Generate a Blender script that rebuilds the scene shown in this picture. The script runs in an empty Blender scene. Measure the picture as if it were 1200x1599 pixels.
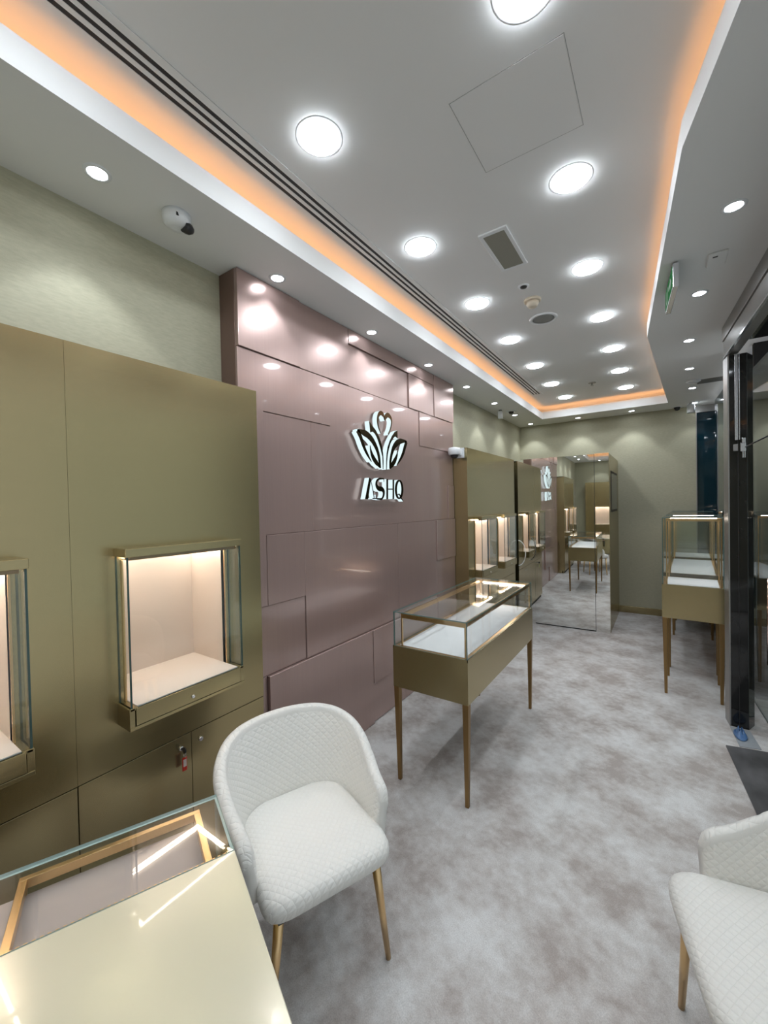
import bpy, bmesh, math, random
from mathutils import Vector, Matrix
random.seed(4)
C = bpy.context.scene.collection
SC = bpy.context.scene

# ------------------------------------------------------------------ camera, world, exposure
cam_d = bpy.data.cameras.new('camera'); cam = bpy.data.objects.new('camera', cam_d); C.objects.link(cam)
cam_d.sensor_fit = 'HORIZONTAL'; cam_d.sensor_width = 36.0; cam_d.lens = 36.0 * 638.358 / 1200.0
cam_d.clip_start = 0.02
R_ = ((0.82565601, 0.56381000, -0.02025918), (-0.00771056, -0.02462915, -0.99966692), (-0.56412118, 0.82553724, -0.01598791))
mw = Matrix(((R_[0][0], -R_[1][0], -R_[2][0], 0), (R_[0][1], -R_[1][1], -R_[2][1], 0), (R_[0][2], -R_[1][2], -R_[2][2], 0), (0, 0, 0, 1)))
mw.translation = Vector((0, 0, 1.6)); cam.matrix_world = mw
SC.camera = cam
w = bpy.data.worlds.new('world'); SC.world = w; w.use_nodes = True
w.node_tree.nodes['Background'].inputs[0].default_value = (0.88, 0.94, 1.0, 1)
w.node_tree.nodes['Background'].inputs[1].default_value = 0.60
SC.view_settings.view_transform = 'Standard'; SC.view_settings.look = 'None'
SC.view_settings.exposure = 0.27; SC.view_settings.gamma = 1.0; SC.view_settings.use_curve_mapping = False
cy = SC.cycles
cy.max_bounces = 10; cy.diffuse_bounces = 5; cy.glossy_bounces = 6; cy.transparent_max_bounces = 24; cy.transmission_bounces = 4
cy.sample_clamp_indirect = 10.0; cy.caustics_reflective = False; cy.caustics_refractive = False
BIG_E, SPOT_W, SPOT_E, CASE_E, COVE_E, SIGN_E = 43.0, 8.5, 28.0, 28.0, 5.8, 0.85
COOL = (0.87, 0.935, 1.0); WARM = (1.0, 0.88, 0.77); AMBER = (1.0, 0.46, 0.17)

# ------------------------------------------------------------------ materials
def nodes(name):
    m = bpy.data.materials.new(name); m.use_nodes = True
    return m, m.node_tree.nodes, m.node_tree.links
def pbr(name, col, rough=0.5, metal=0.0, coat=0.0, coat_r=0.05, spec=0.5, noise=None, bump=None, aniso=0.0):
    """noise = (scale vec, amount) multiplies the colour, bump = (scale vec, strength)"""
    m, N, L = nodes(name); b = N['Principled BSDF']
    b.inputs['Base Color'].default_value = (*col, 1); b.inputs['Roughness'].default_value = rough
    b.inputs['Metallic'].default_value = metal; b.inputs['Coat Weight'].default_value = coat
    b.inputs['Coat Roughness'].default_value = coat_r; b.inputs['Specular IOR Level'].default_value = spec
    b.inputs['Anisotropic'].default_value = aniso
    def nz(sc, detail=4):
        tc = N.new('ShaderNodeTexCoord'); mp = N.new('ShaderNodeMapping'); mp.inputs['Scale'].default_value = sc
        t = N.new('ShaderNodeTexNoise'); t.inputs['Scale'].default_value = 1.0; t.inputs['Detail'].default_value = detail
        L.new(tc.outputs['Object'], mp.inputs['Vector']); L.new(mp.outputs['Vector'], t.inputs['Vector']); return t
    if noise:
        t = nz(noise[0]); r = N.new('ShaderNodeMapRange'); a = noise[1]
        r.inputs['From Min'].default_value = 0.3; r.inputs['From Max'].default_value = 0.7
        r.inputs['To Min'].default_value = 1 - a; r.inputs['To Max'].default_value = 1 + a
        L.new(t.outputs['Fac'], r.inputs['Value'])
        mx = N.new('ShaderNodeMix'); mx.data_type = 'RGBA'; mx.blend_type = 'MULTIPLY'; mx.inputs['Factor'].default_value = 1
        mx.inputs['A'].default_value = (*col, 1); L.new(r.outputs['Result'], mx.inputs['B']); L.new(mx.outputs['Result'], b.inputs['Base Color'])
    if bump:
        t = nz(bump[0]); bp = N.new('ShaderNodeBump'); bp.inputs['Strength'].default_value = bump[1]; bp.inputs['Distance'].default_value = 0.002
        L.new(t.outputs['Fac'], bp.inputs['Height']); L.new(bp.outputs['Normal'], b.inputs['Normal'])
    return m
def emit(name, col, s):
    m, N, L = nodes(name); N.remove(N['Principled BSDF']); e = N.new('ShaderNodeEmission')
    e.inputs[0].default_value = (*col, 1); e.inputs[1].default_value = s; L.new(e.outputs[0], N['Material Output'].inputs[0]); return m
def glass_mat(name, tint, ior=1.5):
    m, N, L = nodes(name); N.remove(N['Principled BSDF'])
    tr = N.new('ShaderNodeBsdfTransparent'); tr.inputs[0].default_value = (*tint, 1)
    gl = N.new('ShaderNodeBsdfGlossy'); gl.inputs['Roughness'].default_value = 0.0
    g = N.new('ShaderNodeNewGeometry'); mr = N.new('ShaderNodeMapRange')
    mr.inputs['To Min'].default_value = ior; mr.inputs['To Max'].default_value = 1 / ior
    L.new(g.outputs['Backfacing'], mr.inputs['Value'])
    f = N.new('ShaderNodeFresnel'); L.new(mr.outputs['Result'], f.inputs['IOR'])
    mx = N.new('ShaderNodeMixShader'); L.new(f.outputs[0], mx.inputs[0]); L.new(tr.outputs[0], mx.inputs[1]); L.new(gl.outputs[0], mx.inputs[2])
    L.new(mx.outputs[0], N['Material Output'].inputs[0]); return m

M = {}
M['white'] = pbr('white_paint', (0.84, 0.84, 0.83), 0.75, bump=((60, 60, 60), 0.05))
M['paper'] = pbr('olive_wallpaper', (0.46, 0.44, 0.315), 0.62, noise=((30, 30, 140), 0.07), bump=((180, 180, 420), 0.3))
M['olive'] = pbr('champagne_panel', (0.44, 0.362, 0.195), 0.24, metal=0.85, noise=((3, 3, 260), 0.035), aniso=0.4)
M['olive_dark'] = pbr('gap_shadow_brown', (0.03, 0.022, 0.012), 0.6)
M['pink'] = pbr('rose_lacquer', (0.475, 0.338, 0.305), 0.27, metal=0.48, coat=0.42, coat_r=0.04, noise=((2, 160, 2), 0.025))
M['pinkside'] = pbr('rose_brown_edge', (0.22, 0.14, 0.115), 0.4, metal=0.4)
M['gold'] = pbr('brass', (0.72, 0.50, 0.26), 0.28, metal=1.0)
M['bronze'] = pbr('bronze_leg', (0.27, 0.165, 0.065), 0.35, metal=0.75)
M['lid'] = pbr('champagne_lacquer', (0.70, 0.66, 0.50), 0.22, metal=0.15, coat=0.7, coat_r=0.03)
M['velvet'] = pbr('cream_fabric', (0.78, 0.72, 0.66), 0.85, bump=((600, 600, 600), 0.2))
M['linen'] = pbr('white_linen', (0.90, 0.895, 0.90), 0.85, bump=((600, 600, 600), 0.2))
M['beige'] = pbr('beige_fabric', (0.66, 0.58, 0.51), 0.9, bump=((600, 600, 600), 0.2))
M['grey_fabric'] = pbr('taupe_fabric', (0.56, 0.46, 0.42), 0.9, bump=((600, 600, 600), 0.2))
M['glass'] = glass_mat('clear_glass', (0.975, 0.985, 0.98))
M['door_glass'] = glass_mat('door_glass', (0.9, 0.95, 0.93), 1.9)
M['glass_edge'] = pbr('glass_edge', (0.035, 0.075, 0.07), 0.12); M['glass_edge_mid'] = pbr('glass_edge_mid', (0.16, 0.25, 0.235), 0.15); M['glass_edge_pale'] = pbr('glass_edge_pale', (0.58, 0.70, 0.67), 0.25)
M['mirror'] = pbr('mirror', (0.86, 0.87, 0.85), 0.01, metal=1.0)
M['dark'] = pbr('black_plastic', (0.012, 0.012, 0.013), 0.35)
M['gloss_black'] = pbr('black_stone', (0.012, 0.012, 0.012), 0.06, noise=((14, 14, 9), 0.25))
M['outside'] = pbr('dark_view_blocker', (0.02, 0.019, 0.018), 0.9)  # for the added blocker behind the door glass
M['steel'] = pbr('dark_steel', (0.34, 0.33, 0.32), 0.38, metal=0.8)
M['chrome'] = pbr('chrome', (0.86, 0.86, 0.90), 0.18, metal=0.9)
M['rosechrome'] = pbr('rose_chrome', (0.80, 0.62, 0.54), 0.12, metal=1.0)
M['plastic'] = pbr('white_plastic', (0.84, 0.86, 0.88), 0.4)
M['ivory'] = pbr('ivory_plastic', (0.66, 0.58, 0.46), 0.5)
M['grille'] = pbr('grey_mesh', (0.28, 0.285, 0.27), 0.7, bump=((400, 400, 400), 0.4))
M['prism'] = pbr('prismatic_cover', (0.30, 0.30, 0.26), 0.18, bump=((160, 8, 8), 0.6))
M['slot'] = pbr('slot_black', (0.02, 0.017, 0.018), 0.6)
M['seam'] = pbr('seam_grey', (0.42, 0.42, 0.41), 0.8)
M['bluewin'] = pbr('blue_tinted_glass', (0.006, 0.030, 0.045), 0.03, spec=0.7)
M['plate'] = pbr('slate_plate', (0.105, 0.103, 0.105), 0.28, noise=((7, 3, 9), 0.6), bump=((25, 25, 25), 0.2))
M['bluefilm'] = pbr('blue_film', (0.07, 0.16, 0.34), 0.3)
M['sill'] = pbr('grey_sill', (0.34, 0.36, 0.38), 0.4)
M['red'] = pbr('red_plastic', (0.62, 0.03, 0.015), 0.35)
M['paperwhite'] = pbr('label_paper', (0.72, 0.62, 0.56), 0.6)
M['lime'] = pbr('lime_plastic', (0.55, 0.62, 0.14), 0.4)
M['green'] = emit('exit_green', (0.10, 0.42, 0.16), 0.25)
M['exitwhite'] = emit('exit_white', (0.75, 0.95, 0.8), 0.3)
M['screen'] = pbr('dark_screen', (0.030, 0.030, 0.022), 0.12)
M['mirrorgold'] = pbr('dark_gold_mirror', (0.10, 0.075, 0.035), 0.12, metal=0.9)
M['sign_side'] = emit('lit_acrylic', (0.80, 0.96, 1.0), SIGN_E)
M['big_light'] = emit('downlight_panel', COOL, BIG_E)
M['spot_light'] = emit('spot_lens', COOL, SPOT_E)
M['case_led'] = emit('case_led_strip', WARM, CASE_E)
M['cove_led'] = emit('cove_led_strip', AMBER, COVE_E)

def carpet_mat():
    m, N, L = nodes('velvet_carpet'); b = N['Principled BSDF']; b.inputs['Roughness'].default_value = 0.95
    b.inputs['Specular IOR Level'].default_value = 0.1
    b.inputs['Sheen Weight'].default_value = 0.25; b.inputs['Sheen Roughness'].default_value = 0.5
    tc = N.new('ShaderNodeTexCoord')
    def nz(sc, s, d, rough=0.6, dist=0.0):
        mp = N.new('ShaderNodeMapping'); mp.inputs['Scale'].default_value = sc; mp.inputs['Rotation'].default_value = (0, 0, 0.5)
        t = N.new('ShaderNodeTexNoise'); t.inputs['Scale'].default_value = s; t.inputs['Detail'].default_value = d
        t.inputs['Roughness'].default_value = rough; t.inputs['Distortion'].default_value = dist
        L.new(tc.outputs['Object'], mp.inputs['Vector']); L.new(mp.outputs['Vector'], t.inputs['Vector']); return t
    a = nz((1.0, 1.0, 1), 3.6, 6, 0.55, 0.1); c = nz((1, 1.05, 1), 21.0, 4, 0.6, 0.15); f = nz((1, 1, 1), 230.0, 3)
    ad = N.new('ShaderNodeMath'); ad.operation = 'MULTIPLY_ADD'; ad.inputs[1].default_value = 0.42
    L.new(c.outputs['Fac'], ad.inputs[0]); L.new(a.outputs['Fac'], ad.inputs[2])
    r = N.new('ShaderNodeValToRGB'); e = r.color_ramp.elements
    e[0].position = 0.56; e[0].color = (0.415, 0.365, 0.335, 1); e[1].position = 0.88; e[1].color = (0.70, 0.685, 0.67, 1)
    n1 = r.color_ramp.elements.new(0.69); n1.color = (0.55, 0.515, 0.49, 1)
    L.new(ad.outputs[0], r.inputs[0])
    mr = N.new('ShaderNodeMapRange'); mr.inputs['To Min'].default_value = 0.62; mr.inputs['To Max'].default_value = 1.38
    L.new(f.outputs['Fac'], mr.inputs['Value'])
    mx = N.new('ShaderNodeMix'); mx.data_type = 'RGBA'; mx.blend_type = 'MULTIPLY'; mx.inputs['Factor'].default_value = 1
    L.new(r.outputs['Color'], mx.inputs['A']); L.new(mr.outputs['Result'], mx.inputs['B']); L.new(mx.outputs['Result'], b.inputs['Base Color'])
    bp = N.new('ShaderNodeBump'); bp.inputs['Strength'].default_value = 0.35; bp.inputs['Distance'].default_value = 0.004
    L.new(f.outputs['Fac'], bp.inputs['Height']); L.new(bp.outputs['Normal'], b.inputs['Normal']); return m
M['carpet'] = carpet_mat()

def quilt_mat(name, col, pitch, strength):
    m, N, L = nodes(name); b = N['Principled BSDF']; b.inputs['Roughness'].default_value = 0.72
    b.inputs['Base Color'].default_value = (*col, 1); b.inputs['Sheen Weight'].default_value = 0.15
    uv = N.new('ShaderNodeUVMap'); uv.uv_map = 'UVMap'; sp = N.new('ShaderNodeSeparateXYZ'); L.new(uv.outputs[0], sp.inputs[0])
    def mth(op, a, b_=None):
        n = N.new('ShaderNodeMath'); n.operation = op
        for i, v in enumerate((a, b_)):
            if v is None: continue
            if isinstance(v, (int, float)): n.inputs[i].default_value = v
            else: L.new(v, n.inputs[i])
        return n.outputs[0]
    u, v = sp.outputs[0], sp.outputs[1]
    p1 = mth('PINGPONG', mth('DIVIDE', mth('ADD', u, v), pitch), 0.5)
    p2 = mth('PINGPONG', mth('DIVIDE', mth('SUBTRACT', u, v), pitch), 0.5)
    h = mth('POWER', mth('MINIMUM', mth('MULTIPLY', p1, 2), mth('MULTIPLY', p2, 2)), 0.34)
    bp = N.new('ShaderNodeBump'); bp.inputs['Strength'].default_value = strength; bp.inputs['Distance'].default_value = 0.006
    L.new(h, bp.inputs['Height']); L.new(bp.outputs['Normal'], b.inputs['Normal']); return m
M['quilt'] = quilt_mat('quilted_cream_velvet', (0.80, 0.785, 0.74), 0.026, 0.40)

# ------------------------------------------------------------------ mesh helpers
class MB:
    def __init__(s): s.v = []; s.f = []; s.m = []; s.uv = None; s.sm = []
    def add(s, vs, fs, mi=0, smooth=False):
        o = len(s.v); s.v += [tuple(p) for p in vs]
        for i, f in enumerate(fs):
            s.f.append([o + k for k in f]); s.m.append(mi[i] if isinstance(mi, (list, tuple)) else mi); s.sm.append(smooth)
        return s
    def box(s, x0, x1, y0, y1, z0, z1, mi=0):
        if x0 > x1: x0, x1 = x1, x0
        if y0 > y1: y0, y1 = y1, y0
        if z0 > z1: z0, z1 = z1, z0
        v = [(x0, y0, z0), (x1, y0, z0), (x1, y1, z0), (x0, y1, z0), (x0, y0, z1), (x1, y0, z1), (x1, y1, z1), (x0, y1, z1)]
        f = [(0, 3, 2, 1), (4, 5, 6, 7), (0, 1, 5, 4), (1, 2, 6, 5), (2, 3, 7, 6), (3, 0, 4, 7)]
        return s.add(v, f, mi)
    def pane(s, x0, x1, y0, y1, z0, z1):
        """box whose two large faces use slot 0 and whose edges use slot 1"""
        d = (x1 - x0, y1 - y0, z1 - z0); k = d.index(min(d))
        per = [2, 2, 1, 0, 1, 0]
        v = [(x0, y0, z0), (x1, y0, z0), (x1, y1, z0), (x0, y1, z0), (x0, y0, z1), (x1, y0, z1), (x1, y1, z1), (x0, y1, z1)]
        f = [(0, 3, 2, 1), (4, 5, 6, 7), (0, 1, 5, 4), (1, 2, 6, 5), (2, 3, 7, 6), (3, 0, 4, 7)]
        return s.add(v, f, [0 if per[i] == k else 1 for i in range(6)])
    def prism(s, poly, z0, z1, mi=0, axes='xy', side=None):
        """polygon extruded; axes 'xy' along z, 'yz' along x, 'xz' along y"""
        n = len(poly)
        def P(p, h): return {'xy': (p[0], p[1], h), 'yz': (h, p[0], p[1]), 'xz': (p[0], h, p[1])}[axes]
        v = [P(p, z0) for p in poly] + [P(p, z1) for p in poly]
        f = [tuple(range(n))[::-1], tuple(range(n, 2 * n))] + [(i, (i + 1) % n, n + (i + 1) % n, n + i) for i in range(n)]
        return s.add(v, f, [mi, mi] + [mi if side is None else side] * n)
    def lathe(s, prof, c=(0, 0, 0), n=32, mi=0, axis='z', smooth=True, cap=True):
        """prof: (radius, height) pairs"""
        vs, fs = [], []
        def P(r, a, h):
            x, y = r * math.cos(a), r * math.sin(a)
            q = {'z': (x, y, h), 'x': (h, x, y), 'y': (x, h, y)}[axis]
            return (c[0] + q[0], c[1] + q[1], c[2] + q[2])
        for r, h in prof:
            vs += [P(r, 2 * math.pi * i / n, h) for i in range(n)]
        for k in range(len(prof) - 1):
            fs += [(k * n + i, k * n + (i + 1) % n, (k + 1) * n + (i + 1) % n, (k + 1) * n + i) for i in range(n)]
        s.add(vs, fs, mi, smooth)
        if cap:
            o = len(s.v) - len(vs)
            s.f += [[o + i for i in range(n)][::-1], [o + (len(prof) - 1) * n + i for i in range(n)]]; s.m += [mi, mi]; s.sm += [False, False]
        return s
    def tube(s, pts, r, n=10, mi=0):
        pts = [Vector(p) for p in pts]; vs = []; fs = []; R = r if isinstance(r, (list, tuple)) else [r] * len(pts)
        up = Vector((0, 0, 1))
        for i, p in enumerate(pts):
            t = (pts[min(i + 1, len(pts) - 1)] - pts[max(i - 1, 0)]).normalized()
            a = t.cross(up if abs(t.z) < 0.95 else Vector((1, 0, 0))).normalized(); b = t.cross(a)
            vs += [p + R[i] * (math.cos(2 * math.pi * k / n) * a + math.sin(2 * math.pi * k / n) * b) for k in range(n)]
        for i in range(len(pts) - 1):
            fs += [(i * n + k, i * n + (k + 1) % n, (i + 1) * n + (k + 1) % n, (i + 1) * n + k) for k in range(n)]
        s.add(vs, fs, mi, True)
        o = len(s.v) - len(vs)
        s.f += [[o + k for k in range(n)], [o + (len(pts) - 1) * n + k for k in range(n)][::-1]]; s.m += [mi, mi]; s.sm += [False, False]
        return s
    def build(s, name, mats, parent=None, bevel=0.0, seg=2, world=True, subsurf=0):
        me = bpy.data.meshes.new(name)
        off = Vector((0, 0, 0))
        if parent is not None and world:
            p = parent
            while p is not None: off += p.location; p = p.parent
        me.from_pydata([tuple(Vector(v) - off) for v in s.v], [], s.f); me.update()
        mats = mats if isinstance(mats, (list, tuple)) else [mats]
        for m in mats: me.materials.append(m)
        for p, mi, sm in zip(me.polygons, s.m, s.sm): p.material_index = min(mi, len(mats) - 1); p.use_smooth = sm
        if s.uv:
            L = me.uv_layers.new(name='UVMap')
            for lp in me.loops: L.data[lp.index].uv = s.uv[lp.vertex_index]
        bm = bmesh.new(); bm.from_mesh(me)
        bmesh.ops.recalc_face_normals(bm, faces=bm.faces); bm.to_mesh(me); bm.free()
        o = bpy.data.objects.new(name, me); C.objects.link(o)
        if parent is not None: o.parent = parent
        if bevel:
            b = o.modifiers.new('bevel', 'BEVEL'); b.width = bevel; b.segments = seg; b.limit_method = 'ANGLE'; b.angle_limit = math.radians(50)
        if subsurf:
            q = o.modifiers.new('subsurf', 'SUBSURF'); q.levels = subsurf; q.render_levels = subsurf
        return o

def tag(o, label, cat, group=None):
    o['label'] = label; o['category'] = cat
    if group: o['group'] = group
    return o
def thing(name, label, cat, loc=(0, 0, 0), rotz=0.0, group=None):
    o = bpy.data.objects.new(name, None); C.objects.link(o); o.empty_display_size = 0.1
    o.location = loc; o.rotation_euler = (0, 0, rotz); return tag(o, label, cat, group)
def struct(name, mb, m, **k):
    o = mb.build(name, m, **k); o['kind'] = 'structure'; return o
def copy_tree(o, parent=None):
    c = o.copy(); C.objects.link(c)
    if parent is not None: c.parent = parent
    for ch in [x for x in bpy.data.objects if x.parent is o]: copy_tree(ch, c)
    return c
def lamp(name, kind, loc, power, col, parent=None, **k):
    d = bpy.data.lights.new(name, kind); d.energy = power; d.color = col
    for a, b in k.items(): setattr(d, a, b)
    o = bpy.data.objects.new(name, d); C.objects.link(o); o.location = loc
    if parent is not None: o.parent = parent
    return o

# ------------------------------------------------------------------ main dimensions
XL, XP, XC = -1.911, -1.773, -1.63          # wallpaper wall, rose wall face, cabinet fronts
ZC, ZU = 2.819, 3.0                         # soffit, raised ceiling
YB, YR = 6.761, -3.0                        # far wall, wall behind the camera
YP0, YP1 = 1.308, 3.880                     # rose wall
def SX(y): return 0.377 + (3.716 - y) * 0.068   # shopfront line

# ------------------------------------------------------------------ room shell
struct('floor', MB().box(-2.05, 1.4, YR - .1, YB + .3, -0.06, 0.0), M['carpet'])
struct('wall_left', MB().box(XL - .08, XL, YR, YB, 0, ZU + .02), M['paper'])
struct('wall_back', MB().box(XL - .08, 0.362, YB, YB + .08, 0, ZU + .02), M['paper'])
struct('wall_rear', MB().box(XL - .08, 1.2, YR - .08, YR, 0, ZU + .02), M['paper'])
struct('baseboard_back', MB().box(-0.53, 0.362, YB - .014, YB, 0, 0.095), M['olive'], bevel=.002)
struct('ceiling', MB().box(XL - .1, 1.3, YR - .1, YB + .3, ZU, ZU + .05), M['white'])
# soffit ring with the cove opening, its upstand and the LED ledge
cove = [(-1.457, -2.4), (-1.457, 6.300), (0.061, 6.290), (-0.090, 3.675), (0.064, 1.786), (0.290, 0.83), (0.290, -2.4)]
outer = [(XL - .02, YR - .02), (XL - .02, YB + .2), (1.25, YB + .2), (1.25, YR - .02)]
def ring(mb, inner, out, z0, z1):
    """flat ring of quads between matching loops"""
    n = len(inner)
    v = [(*p, z0) for p in inner] + [(*p, z0) for p in out] + [(*p, z1) for p in inner] + [(*p, z1) for p in out]
    f = []
    for i in range(n):
        j = (i + 1) % n
        f += [(i, j, n + j, n + i), (2 * n + i, 3 * n + i, 3 * n + j, 2 * n + j), (i, 2 * n + i, 2 * n + j, j), (n + i, n + j, 3 * n + j, 3 * n + i)]
    mb.add(v, f)
def inset_(poly, d):
    n = len(poly); out = []
    for i in range(n):
        a, b, c = Vector(poly[i - 1]), Vector(poly[i]), Vector(poly[(i + 1) % n])
        n1 = Vector((-(b - a).y, (b - a).x)).normalized(); n2 = Vector((-(c - b).y, (c - b).x)).normalized()
        k = (n1 + n2) / max(0.3, 1 + n1.dot(n2)); out.append(tuple(b + k * d))
    return out
outer7 = [(XL - .02, YR - .02), (XL - .02, YB + .2), (1.25, YB + .2), (1.25, 3.675), (1.25, 1.786), (1.25, 0.83), (1.25, YR - .02)]
mb = MB(); ring(mb, inset_(cove, .0351), outer7, ZC, ZC + .03); struct('trim_1', mb, M['white'])
inset = inset_
cove_o = inset(cove, 0.035)                  # outward (polygon runs clockwise)
mb = MB(); ring(mb, cove, cove_o, ZC, 2.915); struct('trim_2', mb, M['white'])
mb = MB(); ring(mb, inset(cove, 0.34), inset(cove, 0.37), ZC + .03, ZU); struct('trim_3', mb, M['white'])
mb = MB(); ring(mb, inset(cove, 0.075), inset(cove, 0.090), ZC + .034, ZC + .046)
tag(mb.build('cove_light_strip', M['cove_led']), 'amber LED strip glowing inside the ceiling cove', 'light strip')

# rose panelled wall, each panel with its own relief
mb = MB(); mb.box(XL + .001, XP - .016, YP0, YP1, 0, ZC - .002, 1)
T = [(1.308, 1.74, 2.425, 2.817, .022), (1.74, 2.2, 2.425, 2.817, .014), (2.2, 3.455, 2.715, 2.817, .016), (3.455, 3.88, 2.425, 2.817, .020),
     (2.2, 3.0, 2.425, 2.715, .004), (3.0, 3.455, 2.425, 2.715, .014),
     (1.308, 2.005, 2.122, 2.425, .012), (2.005, 3.18, 2.122, 2.425, .004), (3.18, 3.88, 2.122, 2.425, .010),
     (1.308, 1.465, 1.452, 2.122, .0045), (1.465, 1.83, 1.452, 2.122, .005), (1.83, 3.74, 1.452, 2.122, .004), (3.74, 3.88, 1.452, 1.79, .012), (3.74, 3.88, 1.79, 2.122, .004),
     (1.308, 1.748, .688, 1.068, .004), (1.308, 1.748, 1.068, 1.452, .011), (1.748, 2.79, .688, 1.452, .010), (2.79, 3.465, .688, 1.452, .011),
     (3.465, 3.88, 1.067, 1.452, .020), (3.465, 3.88, .688, 1.067, .010),
     (1.308, 1.452, .002, .688, .003), (1.452, 2.402, .002, .688, .024), (2.402, 2.86, .297, .688, .028), (2.402, 2.86, .002, .297, .012), (2.86, 3.88, .002, .688, .012)]
g = .0014
T = [q for q in T if q not in [(1.308, 2.005, 2.122, 2.425, .012), (2.005, 3.18, 2.122, 2.425, .004), (1.308, 1.465, 1.452, 2.122, .0045), (1.83, 3.74, 1.452, 2.122, .004), (3.74, 3.88, 1.79, 2.122, .004), (1.308, 1.748, 1.068, 1.452, .011)]]
for poly, t in (([(1.308, 1.069), (1.464, 1.069), (1.464, 2.123), (2.004, 2.123), (2.004, 2.424), (1.308, 2.424)], .010),
                ([(1.831, 1.453), (3.739, 1.453), (3.739, 1.791), (3.879, 1.791), (3.879, 2.121), (3.179, 2.121), (3.179, 2.424), (2.006, 2.424), (2.006, 2.121), (1.831, 2.121)], .004),
                ([(1.466, 1.069), (1.747, 1.069), (1.747, 1.451), (1.466, 1.451)], .011)):
    mb.prism(poly, XP - .016, XP - .012 + t, 0, 'yz')
for y0, y1, z0, z1, t in T: mb.box(XP - .016, XP - .012 + t, y0 + g, y1 - g, z0 + g, z1 - g)
struct('wall_feature', mb, [M['pink'], M['pinkside']], bevel=.0012, seg=1)

# ------------------------------------------------------------------ shopfront on the right
col = [(0.366, 3.832), (0.377, 3.716), (0.478, 3.704), (0.52, 3.80)]
t = thing('entrance_column', 'black glossy stone column at the shop entrance', 'column', (0.43, 3.77, 0))
MB().prism([(0.383, 3.716), (0.478, 3.707), (0.52, 3.80), (0.372, 3.826)], 0, 2.590).build('column_body', M['gloss_black'], t, bevel=.002)
MB().prism([(0.364, 3.832), (0.376, 3.714), (0.384, 3.714), (0.373, 3.832)], 0, 2.590).build('edge_plate', M['steel'], t)
MB().prism([(0.4275, 3.706), (0.4305, 3.706), (0.4305, 3.715), (0.4275, 3.715)], 0.0, 2.0).build('joint_line', M['slot'], t)
mb = MB(); mb.box(.412, .428, 3.694, 3.712, 2.0, 2.588); mb.box(.434, .438, 3.692, 3.709, 2.0, 2.588); mb.build('chrome_rail', M['chrome'], t, bevel=.001)
mb = MB(); mb.box(.403, .428, 3.690, 3.712, 1.925, 1.972); mb.build('hinge_plate', M['steel'], t, bevel=.003)
mb = MB(); mb.box(.438, .466, 3.668, 3.707, 1.918, 1.975); mb.box(.446, .464, 3.668, 3.707, 1.975, 2.01); mb.box(.448, .454, 3.672, 3.705, 1.875, 1.918); mb.box(.458, .464, 3.672, 3.705, 1.875, 1.918)
mb.build('pivot_bracket', M['chrome'], t, bevel=.002)

mb = MB(); mb.tube([(.462, 3.675, 1.945), (.495, 3.60, 1.962), (.545, 3.45, 1.985)], .005, 8); mb.build('closer_rod', M['dark'], t)
def slab_along(y0, y1, d0, d1, z0, z1, mi=0, mb=None):
    mb = mb or MB(); return mb.prism([(SX(y0) + d0, y0), (SX(y0) + d1, y0), (SX(y1) + d1, y1), (SX(y1) + d0, y1)], z0, z1, mi)
t = thing('entrance_header', 'dark steel header over the glass entrance', 'header', (0.42, 2.7, 2.6))
slab_along(3.82, -2.9, -.012, .06, 2.722, ZC).build('upper_fascia', M['steel'], t)
slab_along(3.82, -2.9, -.004, .06, 2.602, 2.718).build('lower_fascia', M['steel'], t)
slab_along(3.80, -2.9, -.010, .004, 2.594, 2.604).build('edge_strip', M['chrome'], t)
slab_along(3.80, -2.9, .06, .5, 2.70, 2.76).build('soffit_panel', M['gloss_black'], t)
# glass door leaf and its pull
t = thing('glass_door', 'clear glass entrance door behind the second chair', 'door', (0.50, 3.0, 0))
def gl_x(y): return 0.567 + (4.28 - y) * 0.060
mb = MB(); y0, y1 = 4.28, 1.2
v = [(gl_x(y0), y0, .02), (gl_x(y1), y1, .02), (gl_x(y1), y1, 2.59), (gl_x(y0), y0, 2.59)]
v += [(x + .010, y, z) for x, y, z in v]
mb.add(v, [(0, 1, 2, 3), (7, 6, 5, 4), (0, 4, 5, 1), (1, 5, 6, 2), (2, 6, 7, 3), (3, 7, 4, 0)], [0, 0, 1, 1, 1, 1])
mb.build('glass_leaf', [M['door_glass'], M['glass_edge']], t)
h = MB().tube([(gl_x(3.62) - .035, 3.62, .50), (gl_x(3.62) - .035, 3.62, 1.072)], .015, 16)
hp = h.build('pull_handle', M['rosechrome'], t)
mb = MB(); [mb.tube([(gl_x(3.62) - .035, 3.62, z), (gl_x(3.62), 3.62, z)], .006, 8) for z in (.55, 1.0)]; mb.build('handle_post', M['chrome'], hp)
struct('window_1', slab_along(1.19, -2.95, .16, .17, 0, 2.60), M['glass'])
struct('outside_view_blocker', MB().box(.600, 3.0, 4.33, 4.40, 0, 3.0), M['outside'])  # added dark slab, blocks the bright world behind the door glass
struct('window_2', MB().box(.352, .80, YB + .02, YB + .04, .0, 2.73), M['bluewin'])
struct('window_3', MB().prism([(0.556, 4.46), (0.566, 4.46), (0.510, 6.05), (0.625, YB + .02), (0.615, YB + .02), (0.500, 6.05)], 0, 2.73), M['bluewin'])
struct('trim_4', MB().box(.362, .80, YB - .01, YB + .05, 2.73, ZC), M['steel'])
struct('trim_5', MB().box(.362, .372, YB - .012, YB + .02, 0, 2.73), M['steel'])
struct('trim_6', MB().prism([(.300, 5.30), (.56, 5.30), (.56, 5.47), (.307, 5.47)], ZC - .006, ZC + .01), M['steel'])
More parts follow.
